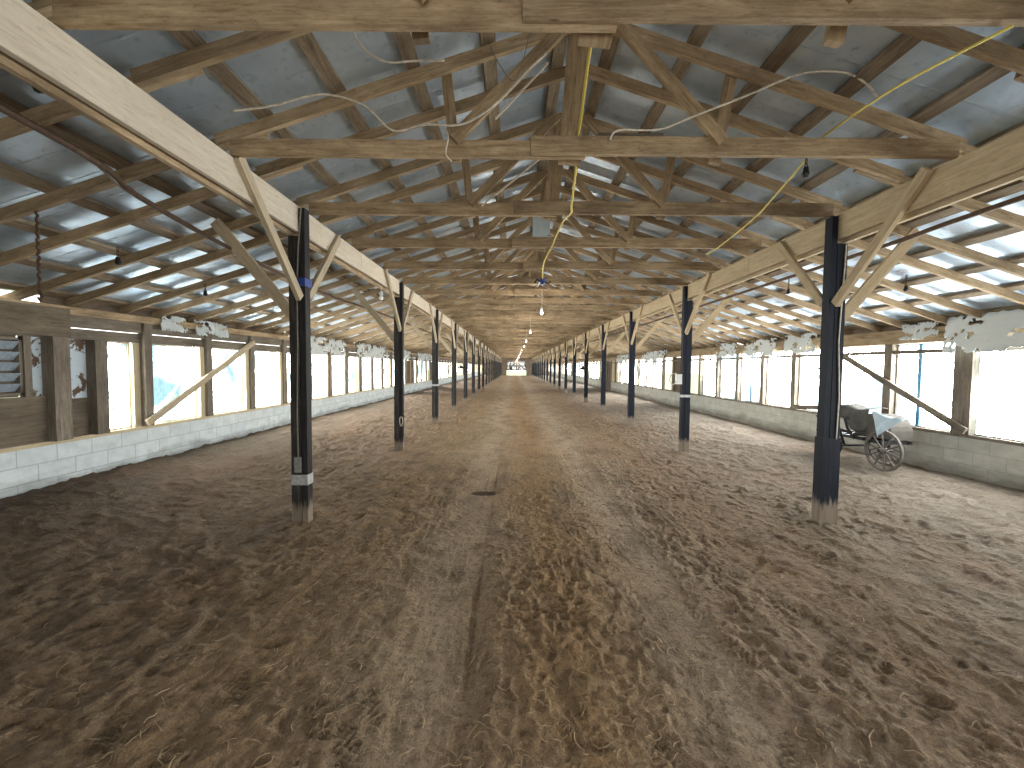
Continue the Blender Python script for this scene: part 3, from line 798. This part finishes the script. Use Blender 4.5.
cord('yellow_rope', [(2.34, 1.97, 3.33), (2.32, 2.55, 3.43), (2.38, 3.17, 3.50), (2.42, 3.27, 3.50), (2.52, 4.0, 3.37), (2.55, 4.38, 3.30), (2.62, 5.2, 3.26), (2.75, 5.8, 3.33)], .0075, 'yellow_cord', 'taut yellow rope slanting across the right of the nave')
cord('white_cable', [(-2.10, 3.02, 3.56), (-1.8, 3.05, 3.62), (-1.45, 3.06, 3.71), (-1.15, 3.1, 3.66), (-.95, 3.16, 3.51), (-.7, 3.15, 3.55), (-.45, 3.14, 3.54), (-.3, 3.14, 3.60), (-.12, 3.12, 3.72), (.08, 3.12, 3.93), (.22, 3.12, 4.06)], .008, 'wire', 'white cable looping along the left of the second truss', 'cable')
cord('white_cable', [(.72, 3.14, 3.44), (.78, 3.12, 3.50), (1.1, 3.16, 3.53), (1.3, 3.1, 3.58), (1.7, 3.06, 3.72), (2.1, 3.06, 3.88), (2.45, 3.1, 3.92), (2.62, 3.1, 3.84), (2.72, 3.12, 3.76)], .008, 'wire', 'white cable sagging from second truss up the right slope', 'cable')
cord('white_cable', [(-1.1, 2.75, 4.00), (-1.06, 2.78, 3.86), (-.9, 2.8, 3.76), (-.7, 2.85, 3.80), (-.5, 2.87, 3.82)], .007, 'wire', 'short white cable curling near the first truss on the left', 'cable')
cord('white_cable', [(-.55, 3.17, 3.55), (-.52, 3.16, 3.46), (-.54, 3.16, 3.34), (-.5, 3.2, 3.30)], .006, 'wire', 'loose white wire end dangling from the second chord', 'cable')
cord('grey_wire', [(-.2, 3.1, 4.1), (-.12, 3.1, 3.95), (-.02, 3.12, 3.86), (.05, 3.1, 4.0), (.1, 3.08, 4.2)], .004, 'thinwire', 'thin grey wire drooping left of the king post', 'wire')
cord('water_pipe', [(-2.72, YB, 3.16), (-2.85, 2.2, 3.11), (-2.98, 3.2, 3.02), (-3.02, 4.0, 2.95), (-3.05, 5.2, 2.88), (-3.1, 7, 2.86), (-3.1, 12, 2.92), (-3.1, 40, 2.95)], .022, 'rust', 'rusty pipe hung under the left aisle rafters', 'pipe')
cord('conduit_pipe', [(-2.80, YB, 3.22), (-2.93, 2.2, 3.15), (-3.06, 3.2, 3.06), (-3.10, 4.0, 3.0), (-3.13, 5.2, 2.94), (-3.16, 6.2, 3.02)], .014, 'thinwire', 'thin grey conduit beside the rusty pipe on the left', 'pipe')
cord('water_pipe', [(4.15, YB, 3.16), (4.15, 3.4, 3.12), (4.18, 5, 3.10), (4.2, 12, 3.10), (4.2, 40, 3.10)], .024, 'rust', 'rusty pipe hung under the right aisle rafters', 'pipe')

# hooks on chains
def hook(label, loc, L=.2):
    t = thing('hanging_hook', label, 'hook', loc, 'hooks hanging from the aisle rafters')
    n = max(2, int(L / .04)); m = MB()
    for i in range(n):
        c = Vector((0, 0, -i * .036 - .02)); a = i % 2
        m.tube([c + Vector(((math.cos(q) * .010, 0) if a else (0, math.cos(q) * .010)) + (math.sin(q) * .022,)) for q in [k * math.pi / 4 for k in range(9)]], .0045, 5, cap=False)
    m.build('chain', M['rust'], t)
    z = -n * .036
    m = MB(); m.lathe([(.0, 0), (.018, -.004), (.02, -.03), (.028, -.055), (.018, -.08), (0, -.085)], (0, 0, z + .01), n=10); m.build('weight', M['iron'], t)
for i, (lab, loc, L) in enumerate([('black hook hanging beside the left girder near the camera', (-2.50, 2.15, 3.40), .25), ('small black hook under the left aisle rafters, nearest the camera', (-4.05, 4.12, 2.88), .12), ('small black hook under the left aisle rafters, farther one', (-4.3, 5.6, 2.82), .12),
      ('black hook under the right aisle rafters near the post', (5.1, 5.28, 2.94), .16), ('black hook under the right aisle rafters, middle one', (5.2, 6.6, 2.92), .16), ('black hook hanging near the right girder behind the first post', (4.4, 6.5, 3.16), .2), ('small weight hanging under the second chord on the right', (2.28, 3.22, 3.35), .1)]):
    hook(lab, loc, L)
t = thing('hanging_chain', 'rusty chain with hook hanging from a left aisle rafter by the louvre vent', 'chain', (-3.95, 3.345, 2.95)); m = MB()
m.tube([(0, 0, .3 - i * .02 * 1.0 + 0) if False else (.006 * math.sin(i * 2.2), .006 * math.cos(i * 2.2), .02 - i * .02) for i in range(36)], .011, 6); m.build('links', M['rust'], t)
m = MB(); m.tube([(0, 0, -.68), (.02, 0, -.71), (0, 0, -.74), (-.02, 0, -.71)], .009, 6); m.build('hook', M['rust'], t)

# light sockets with bulbs
def lamp(label, loc, lit=False):
    t = thing('bulb_lamp', label, 'lamp', loc, 'bulb lamps in the barn')
    D = .30 if lit else 0.0
    m = MB(); m.tube([(0, 0, .0), (.004, 0, -.05 - D / 2), (0, 0, -.10 - D)], .006); m.build('cord', M['wire'], t)
    m = MB(); m.lathe([(0, -.09), (.02, -.09), (.028, -.12), (.03, -.15), (.0, -.15)], (0, 0, -D), n=12); m.build('socket', M['white'], t)
    m = MB(); m.lathe([(.016, -.15), (.022, -.17), (.034, -.20), (.03, -.225), (.014, -.238), (0, -.24)], (0, 0, -D), n=12); m.build('bulb', M['litbulb' if lit else 'bulb'], t, smooth=True)
    if lit:  # point light added below a bulb that really hangs unlit
        L = bpy.data.lights.new('bulb_light', 'POINT'); L.energy = FILL_W; L.color = (1.0, .90, .76); L.shadow_soft_size = .09
        o = bpy.data.objects.new('bulb_light', L); COL.objects.link(o); o.parent = t; o.location = (0, 0, -.36 - D)
lamp('bare bulb lamp hanging by the right girder', (3.62, 6.02, 3.36))
for i, k in enumerate(range(5, nT, 4)):
    lamp('lit bulb lamp hanging under the ridge, %s from the camera' % ORD[i], (.55 + .02 * (k % 3), T0 + k * TS + .55, 3.36), True)
lamp('bulb lamp under the left girder beyond the first post', (BXL - .02, 6.85, 3.05))

# dark cone lamps on the fifth posts
for x, y, lab in ((BXR - .16, YPR[4] - .04, 'dark cone lamp shade fixed to the fifth right post'), (BXL - .22, YPL[4] - .04, 'dark cone lamp shade fixed to the fifth left post')):
    t = thing('cone_lamp', lab, 'lamp', (x, y - .12, 1.60))
    m = MB(); m.lathe([(.0, .16), (.03, .16), (.05, .10), (.19, .0), (.18, -.005), (.04, .08), (0, .08)], n=16); m.build('shade', M['iron'], t)
    m = MB(); m.lathe([(0, .05), (.03, .045), (.04, .0), (.02, -.03), (0, -.035)], n=10); m.build('bulb', M['bulb'], t)
    m = MB(); m.tube([(0, 0, .15), (.0, .05, .2), (.02, .12, .2)], .012); m.build('bracket', M['iron'], t)
# bits left on and around the chords
m = MB(); m.beam((-.26, 0, .05), (.26, 0, .045), .05, .10); o = m.build('scrap_board', M['grey']); o.location = (.92, 3.32, ZCH + .13); tag(o, 'short grey scrap board lying on the second chord', 'board')
for p0, p1, lab in (((-.16, 3.16, 3.60), (.24, 3.16, 4.02), 'thin pale stick leaning along the left web of second truss'), ((-.36, 4.37, 3.42), (.30, 4.37, 3.95), 'thin pale stick leaning along the left web of third truss')):
    m = MB(); m.beam((0, 0, 0), Vector(p1) - Vector(p0), .014, .014, (0, 1, 0)); o = m.build('thin_stick', M['pale']); o.location = p0; tag(o, lab, 'stick')
t = thing('plug_socket', 'blue plug socket with twine at the lower end of the yellow cable', 'socket', (.50, 7.2, 3.26))
m = MB(); m.lathe([(0, .04), (.03, .03), (.045, 0), (.045, -.07), (.03, -.10), (0, -.10)], n=12); m.build('socket_body', M['blue'], t)
m = MB(); m.tube([(-.04, 0, -.04), (-.10, -.02, -.01), (-.15, -.03, -.08)], .016); m.build('twine', M['iron'], t); m = MB(); m.tube([(.04, 0, -.04), (.10, -.02, -.09), (.14, 0, -.04)], .014); m.build('twine', M['iron'], t)
m = MB(); m.tube([(-.05, -.03, -.06), (-.10, -.04, -.14)], .016); m.build('plug', M['white'], t)

# ------------------------------------------------------------------ torn sheeting at the eaves
def torn(label, side, y0, y1, z0, z1, seed, thr=.0):
    s = -1 if side == 'left' else 1; W = WL if s < 0 else WR
    n = 34; m_ = max(6, int(n * (z1 - z0) / (y1 - y0)))
    m = MB()
    def keep(i, j):
        u, v = (i + .5) / n, (j + .5) / m_
        e = min(u, 1 - u, (v if v < .5 else 10)) * 2.6
        h = float(fbm(np.array(u * 4.0 * (y1 - y0) / .6 + 1), np.array(v * 3.0 * (z1 - z0) / .25), 4, seed))
        hole = float(fbm(np.array(u * 5 * (y1 - y0) / .6), np.array(v * 4 * (z1 - z0) / .25), 2, seed + 31))
        return h * 3.4 + e * .75 > .12 + thr and hole < .23
    def P(i, j):
        u, v = i / n, j / m_
        return (W - s * (.10 + .03 * math.sin(u * 9 + seed) + .05 * (1 - v)), y0 + (y1 - y0) * u + .01 * math.sin(j * 3.1 + seed), z0 + (z1 - z0) * v + .012 * math.sin(i * 2.3 + seed))
    for i in range(n):
        for j in range(m_):
            if keep(i, j): m.quad([P(i, j), P(i + 1, j), P(i + 1, j + 1), P(i, j + 1)])
    if not m.v: return
    me = m.mesh('torn_sheeting', M['torn'], smooth=True)
    o = link('torn_sheeting', me); tag(o, label, 'sheeting', 'torn sheeting at the eaves')
    md = o.modifiers.new('thick', 'SOLIDIFY'); md.thickness = .006
    return o
torn('big torn white sheet over the nearest right window', 'right', 4.6, 6.28, 1.97, 2.52, 2, -.35)
torn('small torn white scrap left of the big sheet on the right', 'right', 6.36, 6.95, 2.22, 2.48, 4, -.1)
torn('torn white sheet above right windows behind the first post', 'right', 8.9, 9.9, 2.08, 2.52, 6, -.15)
torn('ragged strip hanging down over a right window', 'right', 8.55, 8.8, 1.70, 2.30, 8, .0)
torn('torn white sheet above right windows between first and second posts', 'right', 10.3, 11.6, 2.05, 2.5, 11, -.1)
torn('torn white sheet above right windows beside the second post', 'right', 12.0, 13.3, 2.05, 2.5, 14, -.1)
torn('ragged sheeting above the boarded bay of the right wall', 'right', 17.6, 21.0, 2.05, 2.5, 17, -.1)
torn('ragged sheeting farther along the right eaves', 'right', 22.0, 26.0, 2.05, 2.5, 19, -.1)
torn('white scrap under the left rafters over the second window', 'left', 6.22, 6.75, 2.22, 2.46, 3, -.2)
torn('white scrap under the left rafters beside the first scrap', 'left', 6.95, 7.65, 2.20, 2.46, 5, -.2)
torn('torn white sheet above left windows behind the first post', 'left', 10.2, 13.2, 2.0, 2.5, 9, -.15)
torn('ragged sheeting above left windows beyond the first post', 'left', 14.0, 17.5, 2.0, 2.5, 13, -.1)
torn('ragged sheeting above left windows beside the second post', 'left', 18.2, 21.5, 2.0, 2.5, 15, -.1)
torn('ragged sheeting farther along the left eaves', 'left', 23.0, 27.0, 2.0, 2.5, 18, -.1)

# ------------------------------------------------------------------ far end wall and door
DX0, DX1, DZ = XC - 1.95, XC + 1.85, 2.75
m = MB()
zt = zb(XC)
for a, b in ((WL, DX0), (DX1, WR)):
    m.quad([(a, YE, -.1), (b, YE, -.1), (b, YE, zb(b)), (a, YE, zb(a))], [(0, a), (0, b), (zb(b), b), (zb(a), a)])
m.quad([(DX0, YE, DZ), (DX1, YE, DZ), (DX1, YE, zb(DX1)), (XC, YE, zt + .1), (DX0, YE, zb(DX0))], [(DZ, DX0), (DZ, DX1), (3.5, DX1), (4.4, XC), (3.5, DX0)])
struct(m.build('wall_back', M['dark']), 'dark board end wall around the far door')
o = MB(); y = YE + .06
for z in (.95, 1.75, DZ - .2): o.box((DX0, y, z), (DX1, y + .08, z + .16), 0)
for x in (DX0, XC - .10, DX1 - .2): o.box((x, y, .95), (x + .2, y + .08, DZ), 2)
o.beam((DX0 + .2, y + .04, 1.05), (XC - .02, y + .04, DZ - .1), .17, .06, (0, 1, 0)); o.beam((DX1 - .2, y + .04, 1.05), (XC - .02, y + .04, DZ - .1), .17, .06, (0, 1, 0))
d = struct(o.build('door_1', M['dark']), 'raised far door panel with crossed braces')
o = MB(); o.quad([(DX0, y + .1, .95), (DX1, y + .1, .95), (DX1, y + .1, DZ), (DX0, y + .1, DZ)]); o.build('pane', M['doorfilm'], d)
# end wall behind the camera, its wide doorway added to let sky light in
m = MB()
for a, b in ((WL, XC - 2.2), (XC + 2.2, WR)): m.quad([(a, YB, -.1), (b, YB, -.1), (b, YB, zb(b)), (a, YB, zb(a))], [(0, a), (0, b), (3, b), (3, a)])
m.quad([(XC - 2.2, YB, 3.0), (XC + 2.2, YB, 3.0), (XC + 2.2, YB, zb(XC + 2.2)), (XC, YB, zt + .1), (XC - 2.2, YB, zb(XC - 2.2))], [(0, 0), (0, 4), (.6, 4), (1.4, 2), (.6, 0)])
struct(m.build('wall_front', M['grey']), 'board end wall behind the camera')

# ------------------------------------------------------------------ old cart by the right wall
cart = thing('farm_cart', 'old iron cart with spoked wheels by the right wall', 'cart', (6.0, 6.46, GH(6.0, 6.46)))
def wheel(name, c, r, mat, ns=10, wdt=.035):
    m = MB(); c = Vector(c); N = 28
    prof = [(r - .03, -wdt / 2), (r, -wdt / 2), (r, wdt / 2), (r - .03, wdt / 2), (r - .03, -wdt / 2)]
    m.lathe(prof, c, (1, 0, 0), N)
    w = m.build(name, mat, cart)
    h = MB(); h.lathe([(0, -.07), (.03, -.07), (.045, -.04), (.05, .04), (.03, .07), (0, .07)], c, (1, 0, 0), 14); h.build('hub', mat, w)
    for k in range(ns):
        a = 2 * math.pi * k / ns + .2; dd = Vector((0, math.cos(a), math.sin(a)))
        s = MB(); s.tube([c + dd * .035, c + dd * (r - .015)], .011, 6); s.build('spoke', mat, w)
wheel('wheel', (-.05, -.06, .33), .33, M['greyiron'])
wheel('wheel', (.36, .35, .33), .33, M['greyiron'])
wheel('gear_wheel', (-.1, .86, .24), .17, M['iron'], 6, .03)
wheel('gear_wheel', (-.02, 1.15, .30), .14, M['iron'], 6, .03)
m = MB(); m.tube([(-.12, -.06, .33), (.10, -.06, .33)], .022, 8); m.build('axle', M['iron'], cart)
m = MB(); m.tube([(-.05, .86, .24), (.5, .86, .24)], .02, 8); m.build('axle', M['iron'], cart)
m = MB()
for x in (.0, .45): m.beam((x, .0, .44), (x, 1.4, .44), .05, .05)
for y in (.05, .4, .9, 1.35): m.beam((-.02, y, .44), (.47, y, .44), .05, .05)
m.build('frame', M['iron'], cart)
for p0, p1 in (((-.03, 1.05, .25), (-.03, 1.05, .98)), ((-.03, .72, .28), (-.03, .95, .95)), ((-.05, 1.30, .2), (-.04, 1.28, .9)), ((-.04, .50, .42), (-.04, .72, .75))):
    m = MB(); m.tube([p0, ((p0[0] + p1[0]) / 2 - .02, (p0[1] + p1[1]) / 2 + .02, (p0[2] + p1[2]) / 2), p1], .022, 8); m.build('upright', M['iron'], cart)
m = MB(); m.tube([(-.06, .3, .45), (-.08, .8, .56), (-.07, 1.35, .72)], .016, 8); m.build('lever', M['iron'], cart)
m = MB(); m.tube([(-.05, .62, .76), (-.08, .8, .80), (-.05, 1.0, .74)], .016, 8); m.build('lever', M['iron'], cart)
# rounded hopper behind the near wheel
m = MB(); N = 16
def hop(u, v): a = math.pi * u; return (.14 + .36 * v, .36 - .34 * math.cos(a), .48 + .40 * math.sin(a) ** .6)
for i in range(N):
    for j in range(4): m.quad([hop(i / N, j / 4), hop((i + 1) / N, j / 4), hop((i + 1) / N, (j + 1) / 4), hop(i / N, (j + 1) / 4)])
for v in (0, 1): m.quad([hop(i / N, v) for i in range(N + 1)])
m.build('hopper', M['hopper'], cart, smooth=False)
# grey canvas over the far half of the cart
m = MB(); nu, nv = 14, 12
def cv(i, j):
    u, v = i / nu, j / nv
    y = .46 + 1.0 * u; s_ = v * 1.05
    if s_ < .5: x, z = .48 - .34 * (s_ / .5), .96 - .02 * math.sin(u * 7)
    else: x, z = .12 + .03 * math.sin(u * 11 + 2), .95 - (s_ - .5) * (.66 - .30 * u) * (1.0 + .35 * math.sin(u * 9))
    return (x + .015 * math.sin(u * 17 + v * 5), y, z + .02 * math.sin(u * 13 + v * 6))
for i in range(nu):
    for j in range(nv): m.quad([cv(i, j), cv(i + 1, j), cv(i + 1, j + 1), cv(i, j + 1)])
o = m.build('canvas_cover', M['tarp'], smooth=True); o.location = cart.location; tag(o, 'dark grey canvas draped over far end of the old cart', 'cover')
md = o.modifiers.new('t', 'SOLIDIFY'); md.thickness = .008
# pale blue plastic sheet folded over the hopper
m = MB(); A, B, C_ = Vector((.02, .26, .93)), Vector((.05, -.27, .86)), Vector((-.12, -.02, .55)); n = 10
def tri(i, j):
    u, v = i / n, j / n
    top = A.lerp(B, u); p = top.lerp(C_, v)
    return p + Vector((-.05 * math.sin(math.pi * u) * math.sin(math.pi * v) + .014 * math.sin(u * 14 + v * 4) * (1 - v), 0, .012 * math.sin(u * 9)))
for i in range(n):
    for j in range(n): m.quad([tri(i, j), tri(i + 1, j), tri(i + 1, j + 1), tri(i, j + 1)])
o = m.build('plastic_sheet', M['bluesheet'], smooth=True); o.location = cart.location; tag(o, 'pale blue plastic sheet folded over the cart hopper', 'sheet')
md = o.modifiers.new('t', 'SOLIDIFY'); md.thickness = .006

# ------------------------------------------------------------------ straw bits on the dirt
def fibres(n, mat, name, label, L0, L1, r0, r1, curl):
    m = MB()
    for i in range(n):
        py = 1.5 + random.random() ** 1.8 * 10; px = random.gauss(.4, 1.7)
        if not WL + .2 < px < WR - .2: continue
        a = random.uniform(0, 2 * math.pi); L = random.uniform(L0, L1); k = random.uniform(-curl, curl); pts = []
        x, y = px, py
        for q in range(5):
            pts.append((x, y, GH(x, y) + .004 + .004 * math.sin(q * 1.3))); x += math.cos(a) * L / 4; y += math.sin(a) * L / 4; a += k
        m.tube(pts, random.uniform(r0, r1), 3, cap=False)
    tag(m.build(name, mat), label, 'straw', kind='stuff')
fibres(420, M['straw'], 'straw', 'scattered pale straw bits on the dirt floor', .02, .07, .001, .002, .35)
fibres(1700, M['fibre'], 'straw_litter', 'curly brown fibres of litter trodden into the dirt', .04, .13, .0014, .003, .75)
